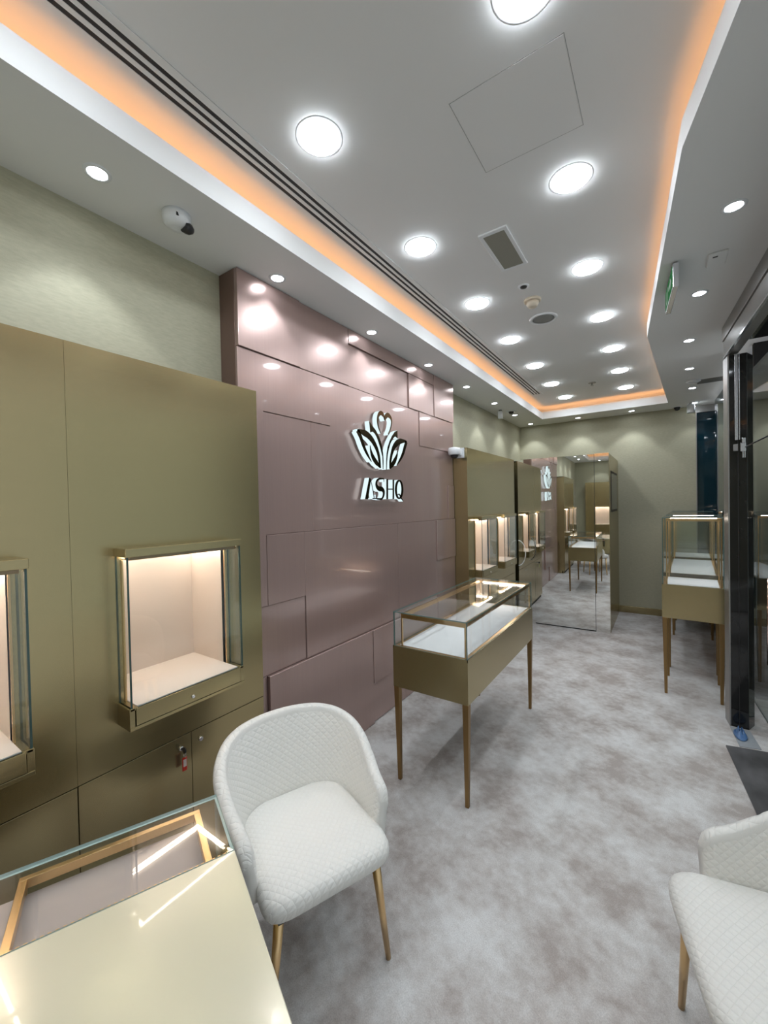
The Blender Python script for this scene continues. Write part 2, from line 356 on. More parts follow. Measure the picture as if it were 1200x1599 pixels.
# threshold
tag(MB().prism([(.323, 3.392), (.377, 2.740), (.455, 1.75), (1.1, 1.75), (1.1, 3.52), (.62, 3.45)], 0.001, 0.008).build('threshold_plate', M['plate'], bevel=.001),
    'dark grey slate threshold plate lying on the carpet at the entrance', 'mat')
mb = MB(); mb.prism([(.375, 3.700), (.480, 3.690), (.505, 3.455), (.395, 3.425)], 0.0005, 0.004, 0); struct('trim_7', mb, M['sill'])
mb = MB(); rnd = random.Random(3); n = 14; vs = []; fs = []
for i in range(n):
    for j in range(6):
        a = i / n * 2 * math.pi; r = .018 + .010 * j
        vs.append((.418 + r * math.cos(a) * .55, 3.585 + r * math.sin(a) * 1.2, .006 + (.055 - .011 * j) * (0.6 + .4 * math.sin(a * 3 + j)) * (j < 5) + rnd.uniform(0, .006)))
for i in range(n):
    for j in range(5): fs.append((i * 6 + j, ((i + 1) % n) * 6 + j, ((i + 1) % n) * 6 + j + 1, i * 6 + j + 1))
mb.add(vs, fs, 0, True)
o = mb.build('plastic_film', M['bluefilm']); q = o.modifiers.new('solid', 'SOLIDIFY'); q.thickness = .002
tag(o, 'crumpled blue protective film on the sill at the foot of the black column', 'plastic film')

# ------------------------------------------------------------------ mirrored store room at the far end
t = thing('mirrored_enclosure', 'tall mirrored storage enclosure in the far left corner', 'mirror wall', (-1.1, 5.568, 0))
eps = 0.0222
def my(x): return 5.568 + (x + 0.69) * eps
def mslab(x0, x1, z0, z1, d0=0.0, d1=0.018, mi=0, mb=None):
    mb = mb or MB(); return mb.prism([(x0, my(x0) + d0), (x1, my(x1) + d0), (x1, my(x1) + d1), (x0, my(x0) + d1)], z0, z1, mi)
d = mslab(-1.398, -.693, .012, 2.172).build('mirror_door', M['mirror'], t)
mb = mslab(-.6925, -.6885, .0, 2.172, -.0015, .016); mslab(-1.398, -.69, .004, .014, -.0015, .016, 0, mb); mb.build('door_gap', M['dark'], t)
mslab(-1.655, -1.3995, .0, 2.172).build('fixed_mirror', M['mirror'], t)
mslab(-.688, -.534, .0, 2.178).build('fixed_mirror', M['mirror'], t)
mb = MB(); mb.box(-.552, -.532, my(-.53) + .019, YB - .002, 0, 2.172); mb.build('side_panel', M['olive'], t)
mb = MB(); mb.box(-1.88, -.552, 5.61, YB - .01, 2.15, 2.170); mb.build('top_panel', M['olive'], t)
s = MB().box(-.533, -.528, 5.76, 6.53, 1.46, 1.975).build('recess_frame', M['olive_dark'], t)
MB().box(-.5285, -.5265, 5.80, 6.50, 1.49, 1.945).build('screen', M['screen'], s)

# ------------------------------------------------------------------ wall cabinets with display niches
def cabinet(yc, wdt, label, nc=None, group='wall cabinets with lit display niches', origin=None, rot=0.0, lab2=None):
    """local x out of the wall (front plane at 0), local y along the wall"""
    t = thing('wall_cabinet', label, 'cabinet', origin or (XC, yc, 0), rot, group)
    hw = wdt / 2; nc = 0 if nc is None else nc; a, b = nc - .2065, nc + .2065; z0, z1 = .905, 1.42; D = -.278; e = .0004
    B = lambda mb, name, m, p=t, **k: mb.build(name, m, p, world=False, **k)
    mb = MB()
    mb.box(-.02, 0, -hw + e, a, .678, 2.168); mb.box(-.02, 0, b, hw - e, .678, 2.168)
    mb.box(-.02, 0, a, b, .678, z0 - .02); mb.box(-.02, 0, a, b, z1, 2.168)
    mb.box(D, -.02, -hw + e, -hw + .018, 0, 2.168); mb.box(D, -.02, hw - .018, hw - e, 0, 2.168); mb.box(D, -.02, -hw + e, hw - e, 2.15, 2.168)
    B(mb, 'carcass', M['olive'])
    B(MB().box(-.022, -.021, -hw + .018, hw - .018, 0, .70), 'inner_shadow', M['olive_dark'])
    # niche lining, floor and LED
    mb = MB(); mb.box(-.262, -.257, a, b, z0 - .02, z1 + .02); mb.box(-.262, -.002, a - .004, a, z0 - .02, z1 + .02); mb.box(-.262, -.002, b, b + .004, z0 - .02, z1 + .02); mb.box(-.262, -.002, a, b, z1 + .016, z1 + .02)
    B(mb, 'niche_lining', M['beige'])
    mb = MB(); mb.box(-.257, .083, a, b, z0 - .012, z0 + .002); B(mb, 'niche_floor', M['velvet'])
    B(MB().box(-.002, .006, a - .006, a, z0, z1), 'inner_frame', M['gold']); B(MB().box(-.002, .006, b, b + .006, z0, z1), 'inner_frame', M['gold'])
    mb = MB(); zl = z1 + .004
    mb.box(-.245, -.237, a + .012, b - .012, zl, zl + .006); mb.box(.030, .038, a + .012, b - .012, zl, zl + .006)
    mb.box(-.237, .030, a + .012, a + .020, zl, zl + .006); mb.box(-.237, .030, b - .020, b - .012, zl, zl + .006)
    B(mb, 'light_strip', M['case_led'])
    h = .2355; n0, n1 = nc - h, nc + h
    mb = MB(); mb.box(.0005, .092, n0, n1, 1.436, 1.466); hd = B(mb, 'header', M['olive'], bevel=.0015)
    B(MB().box(.040, .080, n0 + .02, n1 - .02, 1.424, 1.436), 'valance', M['bronze'], hd)
    mb = MB(); mb.box(.0005, .090, n0, n1, .826, .838); mb.box(.0005, .088, n0, n0 + .018, .838, .903); mb.box(.0005, .088, n1 - .018, n1, .838, .903); mb.box(.0005, .03, n0 + .018, n1 - .018, .838, .903)
    mb.box(.0005, .088, n0 + .003, a - .001, .895, .905); mb.box(.0005, .088, b + .001, n1 - .003, .895, .905)
    B(mb, 'tray', M['olive'], bevel=.001)
    dr = B(MB().box(.03, .091, n0 + .0205, n1 - .0205, .8405, .902), 'tray_drawer', M['olive'], bevel=.001)
    B(MB().lathe([(.007, .090), (.007, .096), (.005, .097)], (0, nc - .005, .862), 16, axis='x'), 'lock', M['chrome'], dr)
    mb = MB(); mb.pane(.001, .087, n0 + .004, n0 + .010, .905, 1.436); mb.pane(.001, .087, n1 - .010, n1 - .004, .905, 1.436)
    mb.pane(.081, .087, n0 + .011, n1 - .011, .904, 1.436); B(mb, 'glass_case', [M['glass'], M['glass_edge']])
    sp = .013
    for (c0, c1, ly) in ((-hw + .0015, sp - .0012, sp - .045), (sp + .0012, hw - .0015, sp + .040)):
        dd = B(MB().box(-.019, 0, c0, c1, .055, .6745), 'door', M['olive'], bevel=.001)
        B(MB().lathe([(.009, -.001), (.009, .006), (.006, .007)], (0, ly, .627), 18, axis='x'), 'lock', M['chrome'], dd)
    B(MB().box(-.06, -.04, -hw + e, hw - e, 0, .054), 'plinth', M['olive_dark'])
    return t
cabinet(.917, .774, 'champagne wall cabinet left of the rose wall with a key in its door lock', -.0225)
cabinet(.143, .774, 'champagne wall cabinet at the left edge with its niche cut by the frame', .02)
cabinet(4.2575, .745, 'champagne wall cabinet just past the rose wall with a white camera on its corner', .0125)
cabinet(5.045, .83, 'champagne wall cabinet next to the mirrored enclosure with a white cable at its niche', -.05)
cabinet(0, .95, 'champagne cabinet behind the viewer seen only in the mirror', .0, origin=(-1.12, YR + .29, 0), rot=math.pi / 2)

# keys left in locks
def key_tag(y, z, m, label, drop=.085):
    t = thing('key_with_tag', label, 'key', (XC, y, z), 0, None)
    mb = MB(); mb.box(.006, .016, -.0015, .0015, -.005, .005); mb.lathe([(.012, -.002), (.012, .002)], (.024, 0, 0), 14, axis='y')
    mb.build('key', M['dark'], t, world=False)
    MB().tube([(.026 + .008 * math.cos(a), 0, -.018 + .010 * math.sin(a)) for a in [i * math.pi / 6 for i in range(13)]], .0012, 6).build('ring', M['chrome'], t, world=False)
    p = MB().box(.020, .026, -.010, .010, -.028 - .055, -.028).build('tag', m, t, world=False, bevel=.003)
    MB().box(.0255, .0265, -.0065, .0065, -.065, -.036).build('paper_label', M['paperwhite'], p, world=False)
key_tag(.885, .627, M['red'], 'key with a red tag hanging in the near cabinet door lock')
key_tag(4.2575 - .032, .627, M['lime'], 'key with a lime tag hanging in the far cabinet door lock')
mb = MB(); pts = []
for i in range(17):
    a = -.5 * math.pi + math.pi * i / 16
    pts.append((XC + .10 + .085 * math.cos(a), 5.26 + .02 * math.cos(a), .96 + .16 * math.sin(a)))
tag(mb.tube(pts, .0045, 8).build('power_cable', M['plastic']), 'loose white power cable looping from the niche beside the mirror', 'cable')

# ------------------------------------------------------------------ logo on the rose wall
S = {"heart": [[2.5046, 2.1352], [2.4798, 2.1724], [2.4687, 2.206], [2.47, 2.2413], [2.4865, 2.2723], [2.5119, 2.2873], [2.5337, 2.2822], [2.5504, 2.2671], [2.5612, 2.2473], [2.5763, 2.2714], [2.603, 2.2879], [2.6346, 2.2794], [2.6527, 2.2603], [2.6551, 2.2348], [2.6379, 2.188], [2.6029, 2.1392]], "B": [[2.3617, 2.2048], [2.3986, 2.1779], [2.4395, 2.1526], [2.4748, 2.1189], [2.5043, 2.0765], [2.5217, 2.0357], [2.5325, 1.9831], [2.5357, 1.9296], [2.5317, 1.8719], [2.5234, 1.8714], [2.5192, 1.9641], [2.4961, 2.0224], [2.4729, 2.0658], [2.4498, 2.1016], [2.4264, 2.123], [2.403, 2.1337], [2.3721, 2.1236]], "C1": [[2.2255, 2.1192], [2.2591, 2.0775], [2.2823, 2.0337], [2.3114, 1.9898], [2.3442, 1.9522], [2.3806, 1.9159]], "C2": [[2.2218, 2.1203], [2.2823, 2.1138], [2.338, 2.1027], [2.3892, 2.0767], [2.4295, 2.0399], [2.4584, 2.0009], [2.4753, 1.9602], [2.4831, 1.9185], [2.4897, 1.8764]], "C3": [[2.3672, 2.033], [2.3748, 1.9995], [2.3911, 1.9633], [2.4196, 1.9311], [2.455, 1.9058], [2.4892, 1.8799]], "D": [[2.7378, 2.1891], [2.6988, 2.1743], [2.6562, 2.1352], [2.621, 2.0903], [2.5929, 2.0433], [2.578, 1.9946], [2.5693, 1.9322], [2.5657, 1.8704], [2.5768, 1.8711], [2.5836, 1.9333], [2.5955, 1.9889], [2.6137, 2.0345], [2.6373, 2.0775], [2.6691, 2.1145], [2.7009, 2.1372], [2.7405, 2.1263]], "E1": [[2.8818, 2.1191], [2.796, 2.1129], [2.7379, 2.0947], [2.6876, 2.0571], [2.6587, 2.017], [2.6403, 1.9746], [2.6252, 1.9292], [2.618, 1.8791]], "E2": [[2.8741, 2.1163], [2.8461, 2.0703], [2.8221, 2.0252], [2.7912, 1.9839], [2.7537, 1.9465], [2.717, 1.9116]], "E3": [[2.732, 2.0317], [2.7274, 2.0011], [2.705, 1.9652], [2.6762, 1.933], [2.6411, 1.9045], [2.618, 1.8791]], "A1": [[2.3481, 1.7992], [2.36, 1.7997], [2.3667, 1.771], [2.3316, 1.648], [2.2939, 1.6473]], "A2": [[2.3594, 1.7966], [2.3757, 1.7606], [2.3907, 1.712], [2.4046, 1.6567]], "A3": [[2.3833, 1.6511], [2.4284, 1.6525]], "S": [[2.5339, 1.7771], [2.5324, 1.7984], [2.4965, 1.7988], [2.4621, 1.7933], [2.4386, 1.7721], [2.4387, 1.7441], [2.4662, 1.7245], [2.5049, 1.7222], [2.5279, 1.7051], [2.5257, 1.6764], [2.5034, 1.6508], [2.469, 1.6482], [2.4312, 1.6537], [2.4293, 1.6786]], "H1": [[2.5673, 1.7993], [2.5906, 1.8002], [2.5851, 1.6484], [2.5619, 1.6477]], "H2": [[2.653, 1.7979], [2.6774, 1.7989], [2.6719, 1.6495], [2.6476, 1.6491]], "H3": [[2.588, 1.7272], [2.6505, 1.7286], [2.6502, 1.7204], [2.5877, 1.7191]], "Q": [[2.7489, 1.7934], [2.7612, 1.7915], [2.7725, 1.7849], [2.7821, 1.7742], [2.7893, 1.7599], [2.7936, 1.7431], [2.7946, 1.725], [2.7922, 1.7068], [2.7867, 1.6899], [2.7785, 1.6753], [2.7681, 1.6641], [2.7562, 1.6571], [2.7438, 1.6547], [2.7316, 1.657], [2.7204, 1.6639], [2.7111, 1.6747], [2.7042, 1.6889], [2.7002, 1.7053], [2.6992, 1.723], [2.7015, 1.7408], [2.7067, 1.7575], [2.7147, 1.7719], [2.7248, 1.7832], [2.7365, 1.7905]], "Qt": [[2.7194, 1.6781], [2.7449, 1.6868], [2.7665, 1.665], [2.8041, 1.6309]]}
def smooth_path(pts, k=4, closed=False):
    n = len(pts); out = []
    for i in range(n if closed else n - 1):
        p = [Vector(pts[(i + d) % n]) if closed else Vector(pts[min(max(i + d, 0), n - 1)]) for d in (-1, 0, 1, 2)]
        for j in range(k):
            u = j / k
            out.append(0.5 * ((2 * p[1]) + (p[2] - p[0]) * u + (2 * p[0] - 5 * p[1] + 4 * p[2] - p[3]) * u * u + (3 * p[1] - p[0] - 3 * p[2] + p[3]) * u ** 3))
    if not closed: out.append(Vector(pts[-1]))
    return out
LX0, LX1 = XP + .006, XP + .046
def stroke(mb, pts, wd, closed=False, k=4):
    """flat ribbon of varying width, extruded off the wall: face slot 0, lit sides slot 1"""
    P = smooth_path(pts, k, closed); n = len(P); Lf = []; Rt = []
    for i, p in enumerate(P):
        a = P[(i - 1) % n] if closed else P[max(i - 1, 0)]; b = P[(i + 1) % n] if closed else P[min(i + 1, n - 1)]
        tn = (b - a).normalized(); nn = Vector((-tn.y, tn.x)); u = i / (n if closed else n - 1) * (len(wd) - 1); j = min(int(u), len(wd) - 2)
        r = (wd[j] + (wd[j + 1] - wd[j]) * (u - j)) / 2 * 1.2
        Lf.append(p + nn * r); Rt.append(p - nn * r)
    v = [(x, q.x, q.y) for x in (LX0, LX1) for s_ in (Lf, Rt) for q in s_]
    f = []; mi = []
    m = n if closed else n - 1
    for i in range(m):
        j = (i + 1) % n
        f += [(2 * n + i, 2 * n + j, 3 * n + j, 3 * n + i), (i, n + i, n + j, j), (i, j, 2 * n + j, 2 * n + i), (n + i, 3 * n + i, 3 * n + j, n + j)]; mi += [0, 0, 1, 1]
    if not closed:
        f += [(0, 2 * n, 3 * n, n), (n - 1, 2 * n - 1, 4 * n - 1, 3 * n - 1)]; mi += [1, 1]
    mb.add(v, f, mi)
def solid(mb, pts): mb.prism(pts, LX0, LX1, 0, 'yz', 1)
LM = [M['mirrorgold'], M['sign_side']]
t = thing('lotus_emblem', 'illuminated lotus emblem with gold faces mounted on the rose wall', 'logo', (XP, 2.55, 1.87), 0, 'shop sign on the rose wall')
mb = MB(); stroke(mb, S['heart'], [.008, .014, .018, .026, .030, .012, .030, .030, .018, .012, .008]); mb.build('heart_stroke', LM, t)
mb = MB(); solid(mb, S['B']); mb.build('inner_petal', LM, t)
mb = MB(); stroke(mb, S['C1'], [.034, .030, .026, .020, .006]); stroke(mb, S['C2'], [.010, .040, .040, .034, .028, .026, .018]); stroke(mb, S['C3'], [.004, .020, .034, .034, .006]); mb.build('outer_petal', LM, t)
mb = MB(); solid(mb, S['D']); mb.build('inner_petal', LM, t)
mb = MB(); stroke(mb, S['E1'], [.008, .036, .040, .032, .026, .024, .010]); stroke(mb, S['E2'], [.030, .030, .026, .018, .005]); stroke(mb, S['E3'], [.004, .020, .034, .034, .006]); mb.build('outer_petal', LM, t)
def letter(ch, fn):
    mb = MB(); fn(mb); o = mb.build('sign_letter', LM)
    tag(o, f'raised sign letter {ch} with lit white sides under the lotus emblem', 'letter', 'shop sign letters')
letter('A', lambda mb: (solid(mb, S['A1']), stroke(mb, S['A2'], [.007, .007, .009]), stroke(mb, S['A3'], [.006, .006], k=1)))
letter('S', lambda mb: stroke(mb, S['S'], [.006, .010, .014, .024, .032, .026, .014, .010, .006]))
letter('H', lambda mb: (solid(mb, S['H1']), solid(mb, S['H2']), solid(mb, S['H3'])))
letter('Q', lambda mb: (stroke(mb, S['Q'], [.010, .024, .027, .024, .010, .024, .027, .024, .010], closed=True, k=2), stroke(mb, S['Qt'], [.004, .010, .014, .006])))

# ------------------------------------------------------------------ display tables
def taper_leg(x, y, zt, rt, rb, dx=0, dy=0):
    mb = MB(); v = [(x + sx * rt, y + sy * rt, zt) for sx, sy in ((-1, -1), (1, -1), (1, 1), (-1, 1))] + [(x + dx + sx * rb, y + dy + sy * rb, 0.001) for sx, sy in ((-1, -1), (1, -1), (1, 1), (-1, 1))]
    mb.add(v, [(0, 1, 2, 3), (7, 6, 5, 4), (0, 4, 5, 1), (1, 5, 6, 2), (2, 6, 7, 3), (3, 7, 4, 0)]); return mb
def showcase(name, label, loc, rot, wx, wy, zb, zt, zg, rail_in, group=None, led=('rear',), legs=True, rail_h=.022, floor_m='linen'):
    """local origin at the near right bottom corner: x from -wx to 0, y from 0 to wy"""
    t = thing(name, label, 'display case', loc, rot, group); B = lambda mb, nm, m, p=t, **k: mb.build(nm, m, p, world=False, **k)
    mb = MB(); mb.box(-wx, 0, 0, wy, zb, zt - .012); mb.box(-wx, -wx + .004, 0, wy, zt - .012, zt); mb.box(-.004, 0, 0, wy, zt - .012, zt); mb.box(-wx, 0, 0, .004, zt - .012, zt); mb.box(-wx, 0, wy - .004, wy, zt - .012, zt)
    B(mb, 'case_body', M['olive'])
    rw = .030; mb = MB(); mb.box(-rw, -.004, .004, wy - .004, zt - .012, zt - .001); mb.box(-wx + .004, -wx + rw, .004, wy - .004, zt - .012, zt - .001); mb.box(-wx + rw, -rw, .004, rw, zt - .012, zt - .001); mb.box(-wx + rw, -rw, wy - rw, wy - .004, zt - .012, zt - .001)
    B(mb, 'rim', M['gold'])
    B(MB().box(-wx + rw, -rw, rw, wy - rw, zt - .011, zt + .001), 'display_floor', M[floor_m])
    gth = .006; i = .004; mb = MB()
    mb.pane(-wx + i, -i, i, wy - i, zg - gth, zg)
    mb.pane(-wx + i, -wx + i + gth, i + gth, wy - i - gth, zt, zg - gth); mb.pane(-i - gth, -i, i + gth, wy - i - gth, zt, zg - gth)
    mb.pane(-wx + i, -i, i, i + gth, zt, zg - gth); mb.pane(-wx + i, -i, wy - i - gth, wy - i, zt, zg - gth)
    B(mb, 'glass_cover', [M['glass'], M['glass_edge_mid']])
    x0, x1, y0, y1 = -wx + rail_in, -.014, .014, wy - .014; z1 = zg - gth - .003; z0 = z1 - rail_h; k = .012
    mb = MB(); mb.box(x0, x1, y0, y0 + k, z0, z1); mb.box(x0, x1, y1 - k, y1, z0, z1); mb.box(x0, x0 + k, y0 + k, y1 - k, z0, z1); mb.box(x1 - k, x1, y0 + k, y1 - k, z0, z1)
    B(mb, 'top_rail', M['gold'], bevel=.001)
    for px, py in ((x0, y0), (x1 - .008, y0), (x0, y1 - .008), (x1 - .008, y1 - .008)):
        B(MB().box(px, px + .008, py, py + .008, zt, z0), 'post', M['gold'])
    mb = MB()
    if 'rear' in led: mb.box(x0 + .03, x1 - .03, y1 - k - .010, y1 - k - .001, z0 + .002, z0 + .010)
    if 'front' in led: mb.box(x0 + .03, x1 - .03, y0 + k + .001, y0 + k + .012, z1 - .008, z1 + .002)
    if 'left' in led: mb.box(x0 + k + .001, x0 + k + .008, y0 + .03, y1 - .03, z0 + .002, z0 + .008)
    if 'right' in led: mb.box(x1 - k + .002, x1 - .002, y0 + .03, y1 - .03, z0 - .003, z0 - .0005)
    B(mb, 'light_strip', M['case_led'])
    if legs:
        q = .017
        for lx, ly, dx, dy in ((-wx + q + .001, q + .001, .004, 0), (-q - .001, q + .001, -.004, 0), (-wx + q + .001, wy - q - .001, .004, 0), (-q - .001, wy - q - .001, -.004, 0)):
            B(taper_leg(lx, ly, zb, q, .010, dx, dy), 'leg', M['bronze'], bevel=.002)
    return t
showcase('display_table', 'low glass topped jewellery table standing in front of the rose wall', (-.842, 1.972, 0), 0, .462, 1.268, .550, .787, .985, .050, led=('rear',), rail_h=.026)
sl = -math.radians(2.6)
for (y0, dy, lab) in ((4.045, .45, 'tall glass display case nearest the black column'), (4.705, 1.19, 'long tall glass display case in the middle of the row by the shop window'), (6.07, .55, 'tall glass display case at the far end of the row by the back wall')):
    showcase('glass_showcase', lab, (.388 + .047 * (y0 - 4.045), y0, 0), sl, .402, dy, .632, .905, 1.455, .030, 'tall showcases along the shop window', led=('front',))

# consultation desk in the foreground
ang = math.atan2(-.39, .92)
t = thing('consultation_desk', 'champagne consultation desk with a glass topped strip, cut by the lower left corner', 'desk', (-1.107, .703, 0), ang)
# local x = across the desk (r), local y = along it towards the chair (s); back right corner is the origin
B = lambda mb, nm, m, p=t, **k: mb.build(nm, m, p, world=False, **k)
LN, GW, DW, ZT = 1.12, .236, .78, .75
mb = MB(); mb.box(GW + .002, DW, -LN, 0, ZT - .022, ZT); lid = B(mb, 'lid', M['lid'], bevel=.002)
mb = MB()
for i in range(84): mb.box(GW - .0065, GW + .003, -.02 - i * .0125 - .006, -.02 - i * .0125, ZT - .008, ZT - .003)
B(mb, 'brass_comb', M['gold'], lid)
mb = MB(); mb.box(0, DW, -LN, 0, .40, .565); mb.box(GW + .01, DW, -LN, -LN + .02, .565, ZT - .022); mb.box(GW + .01, DW, -.02, 0, .565, ZT - .022); mb.box(DW - .02, DW, -LN, 0, .565, ZT - .022); B(mb, 'desk_body', M['olive'])
B(MB().box(.030, GW + .05, -LN + .03, -.055, .690, .700), 'display_floor', M['grey_fabric']); B(MB().box(.030, GW + .05, -LN + .03, -.055, .5655, .689), 'drawer_box', M['olive'])
mb = MB(); mb.pane(0, GW, -LN, 0, ZT - .008, ZT); mb.pane(0, .006, -LN, 0, .565, ZT - .008); mb.pane(.006, GW, -.006, 0, .565, ZT - .008); B(mb, 'glass_cover', [M['glass'], M['glass_edge_pale']])
mb = MB(); mb.box(.022, .036, -.44, -.050, ZT - .032, ZT - .010); mb.box(.036, GW, -.066, -.050, ZT - .032, ZT - .010); mb.box(.036, GW, -.44, -.424, ZT - .032, ZT - .010); B(mb, 'top_rail', M['gold'], bevel=.001)
for px, py in ((.024, -.060), (.024, -.436)): B(MB().box(px, px + .010, py, py + .010, .7005, ZT - .032), 'post', M['gold'])
for lx, ly in ((.03, -.03), (.03, -LN + .03), (DW - .03, -.03), (DW - .03, -LN + .03)): B(taper_leg(lx, ly, .40, .018, .011), 'leg', M['bronze'])

# ------------------------------------------------------------------ quilted armchairs
def make_chair(label, loc, rot):
    t = thing('armchair', label, 'chair', loc, rot, 'quilted cream armchairs'); B = lambda mb, nm, m, p=t, **k: mb.build(nm, m, p, world=False, **k)
    # seat pad: rings of a rounded square (local +x is the front)
    N = 72; mb = MB(); mb.uv = []
    def plan(a, s):
        e = 7.5; c, q = math.cos(a), math.sin(a); r = (abs(c) ** e + abs(q) ** e) ** (-1 / e)
        x, y = r * c, r * q
        return x * (.228 + s) - .025, y * (.215 + s) * (1.0 + .06 * x)
    rings = [(-.055, .366, 0), (-.014, .368, 0), (-.003, .380, 0), (.001, .400, 0), (.001, .424, 0), (-.006, .440, 0), (-.018, .448, 0), (-.05, .452, 0), (-.10, .454, 0), (-.16, .455, 0), (-.20, .455, 0)]
    vs = []
    for s, z, _ in rings:
        for i in range(N):
            x, y = plan(2 * math.pi * i / N, s); dz = -.018 * max(0, x - .12) / .12 if z > .40 else 0
            vs.append((x, y, z + dz)); mb.uv.append((x + (.45 - z) * .5, y + (.45 - z) * .5))
    fs = []
    for k in range(len(rings) - 1):
        fs += [(k * N + i, k * N + (i + 1) % N, (k + 1) * N + (i + 1) % N, (k + 1) * N + i) for i in range(N)]
    fs += [tuple(range(N))[::-1], tuple((len(rings) - 1) * N + i for i in range(N))]
    mb.add(vs, fs, 0, True); B(mb, 'seat', M['quilt'])
    # wrap round shell
    path = []
    for i in range(9): path.append((.095 - .145 * (i / 8) ** 1.3, -.230 - .008 * i / 8))
    for i in range(1, 48):
        a = -math.pi / 2 - math.pi * i / 48; e = 2.5; c, q = math.cos(a), math.sin(a); r = (abs(c) ** e + abs(q) ** e) ** (-1 / e)
        path.append((-.05 + .218 * r * c, .236 * r * q))
    for i in range(9): path.append((.095 - .145 * (1 - i / 8) ** 1.3, .238 - .008 * i / 8))
    P = [Vector(p) for p in path]; n = len(P); S_ = [0]
    for i in range(1, n): S_.append(S_[-1] + (P[i] - P[i - 1]).length)
    tot = S_[-1]; th = .050; mb = MB(); mb.uv = []; vs = []; NV = 12; loop = 2 * NV + 5
    for i in range(n):
        tt = abs(S_[i] / tot * 2 - 1); a = P[max(i - 1, 0)]; b = P[min(i + 1, n - 1)]; tn = (b - a).normalized(); out = Vector((tn.y, -tn.x))
        if out.dot(P[i] + Vector((.05, 0))) < 0: out = -out
        u = min(max((tt - .25) / .72, 0), 1); u = u * u * (3 - 2 * u); top = .746 - .165 * u - .012 * min(tt / .3, 1) ** 2
        de = (1 - tt) * tot / 2; rc = .055
        if de < rc: top -= rc - math.sqrt(max(0, rc * rc - (rc - de) ** 2))
        endf = min(1.0, (1 - tt) / .05 + .25)  # thins out at the arm tips
        hth = th / 2 * (0.55 + .45 * endf); z0 = .385; H = top - z0
        def pt(side, v):
            fl = (.054 * (1 - u) + .012) * v * v + .004 * v
            q = P[i] + out * (fl + side * hth); return (q.x, q.y, z0 + v * (H - hth))
        row = []
        for j in range(NV + 1): row.append((pt(1, j / NV), (S_[i], j / NV * H + .9)))
        for j in (1, 2, 3):
            an = math.pi * j / 4; fl = .054 * (1 - u) + .016; q = P[i] + out * (fl + hth * math.cos(an)); row.append(((q.x, q.y, top - hth + hth * math.sin(an)), (S_[i], H + .9 + .01 * j)))
        for j in range(NV + 1): row.append((pt(-1, 1 - j / NV), (S_[i], (1 - j / NV) * H)))
        vs += [r[0] for r in row]; mb.uv += [r[1] for r in row]
    fs = []
    for i in range(n - 1):
        fs += [(i * loop + k, i * loop + (k + 1) % loop, (i + 1) * loop + (k + 1) % loop, (i + 1) * loop + k) for k in range(loop)]
    fs += [tuple(range(loop)), tuple((n - 1) * loop + k for k in range(loop))[::-1]]
    mb.add(vs, fs, 0, True); B(mb, 'backrest', M['quilt'])
    B(MB().box(-.19, .17, -.18, .18, .352, .376), 'seat_frame', M['dark'])
    for lx, ly, fx, fy in ((.150, .170, .158, .212), (.150, -.170, .158, -.212), (-.17, .165, -.19, .20), (-.17, -.165, -.19, -.20)):
        B(MB().tube([(lx, ly, .372), (fx, fy, .001)], [.016, .0095], 14), 'leg', M['gold'])
    return t
make_chair('cream quilted armchair beside the consultation desk facing the shop window', (-1.043, 1.030, 0), math.atan2(-.39, .92))
make_chair('cream quilted armchair by the entrance, cut off by the right edge', (.240, 1.385, 0), math.atan2(-.24, -.97))

# ------------------------------------------------------------------ ceiling lights
bl = thing('panel_downlight', 'round recessed panel downlight', 'ceiling light', (0, 0, ZU)); P_ = bl
mb = MB(); mb.lathe([(.0785, -.0008), (.088, -.0008), (.089, 0)], (0, 0, 0), 40, cap=False); mb.build('trim_ring', M['plastic'], P_, world=False)
MB().lathe([(.040, -.011), (.064, -.010), (.074, -.007), (.078, -.002), (.078, -.001)], (0, 0, 0), 40).build('diffuser', M['big_light'], P_, world=False)
rowL = [(-1.067, 1.177), (-1.080, 1.983), (-1.066, 2.768), (-1.074, 3.55), (-1.072, 4.366), (-1.080, 5.160), (-1.072, 5.917)]
rowR = [(-.300, 1.165), (-.320, 1.957), (-.366, 2.745), (-.374, 3.533), (-.373, 4.321), (-.374, 5.096), (-.370, 5.890)]
words = ['first', 'second', 'third', 'fourth', 'fifth', 'sixth', 'farthest']
first = True
for row, side in ((rowL, 'diffuser'), (rowR, 'entrance')):
    for i, (x, y) in enumerate(row):
        o = P_ if first else copy_tree(P_); first = False
        o.location = (x, y, ZU); nm = 'row along the air slots' if side == 'diffuser' else 'row on the entrance side'
        o['label'] = f'round white panel downlight, {words[i]} from the viewer in the {nm}'; o['group'] = 'large round downlights'
for (x, y) in ((-1.07, .38), (-1.07, -.42), (-1.07, -1.22), (-.29, .38), (-.29, -.42), (-.29, -1.22)):  # rows carried on out of view to add light
    o = copy_tree(P_); o.location = (x, y, ZU); o['label'] = 'round white panel downlight added out of view behind the viewer for its light'; o['group'] = 'large round downlights'
ss = thing('spot_downlight', 'small recessed spot downlight', 'ceiling light', (0, 0, ZC))
MB().lathe([(.031, -.002), (.033, -.004), (.044, -.003), (.045, 0)], (0, 0, 0), 32, cap=False).build('trim_ring', M['plastic'], ss, world=False)
MB().lathe([(.031, -.0015), (.031, -.0005)], (0, 0, 0), 28).build('lens', M['spot_light'], ss, world=False)
lamp('beam', 'SPOT', (0, 0, -.012), SPOT_W, COOL, ss, spot_size=math.radians(90), spot_blend=.4, shadow_soft_size=.028)
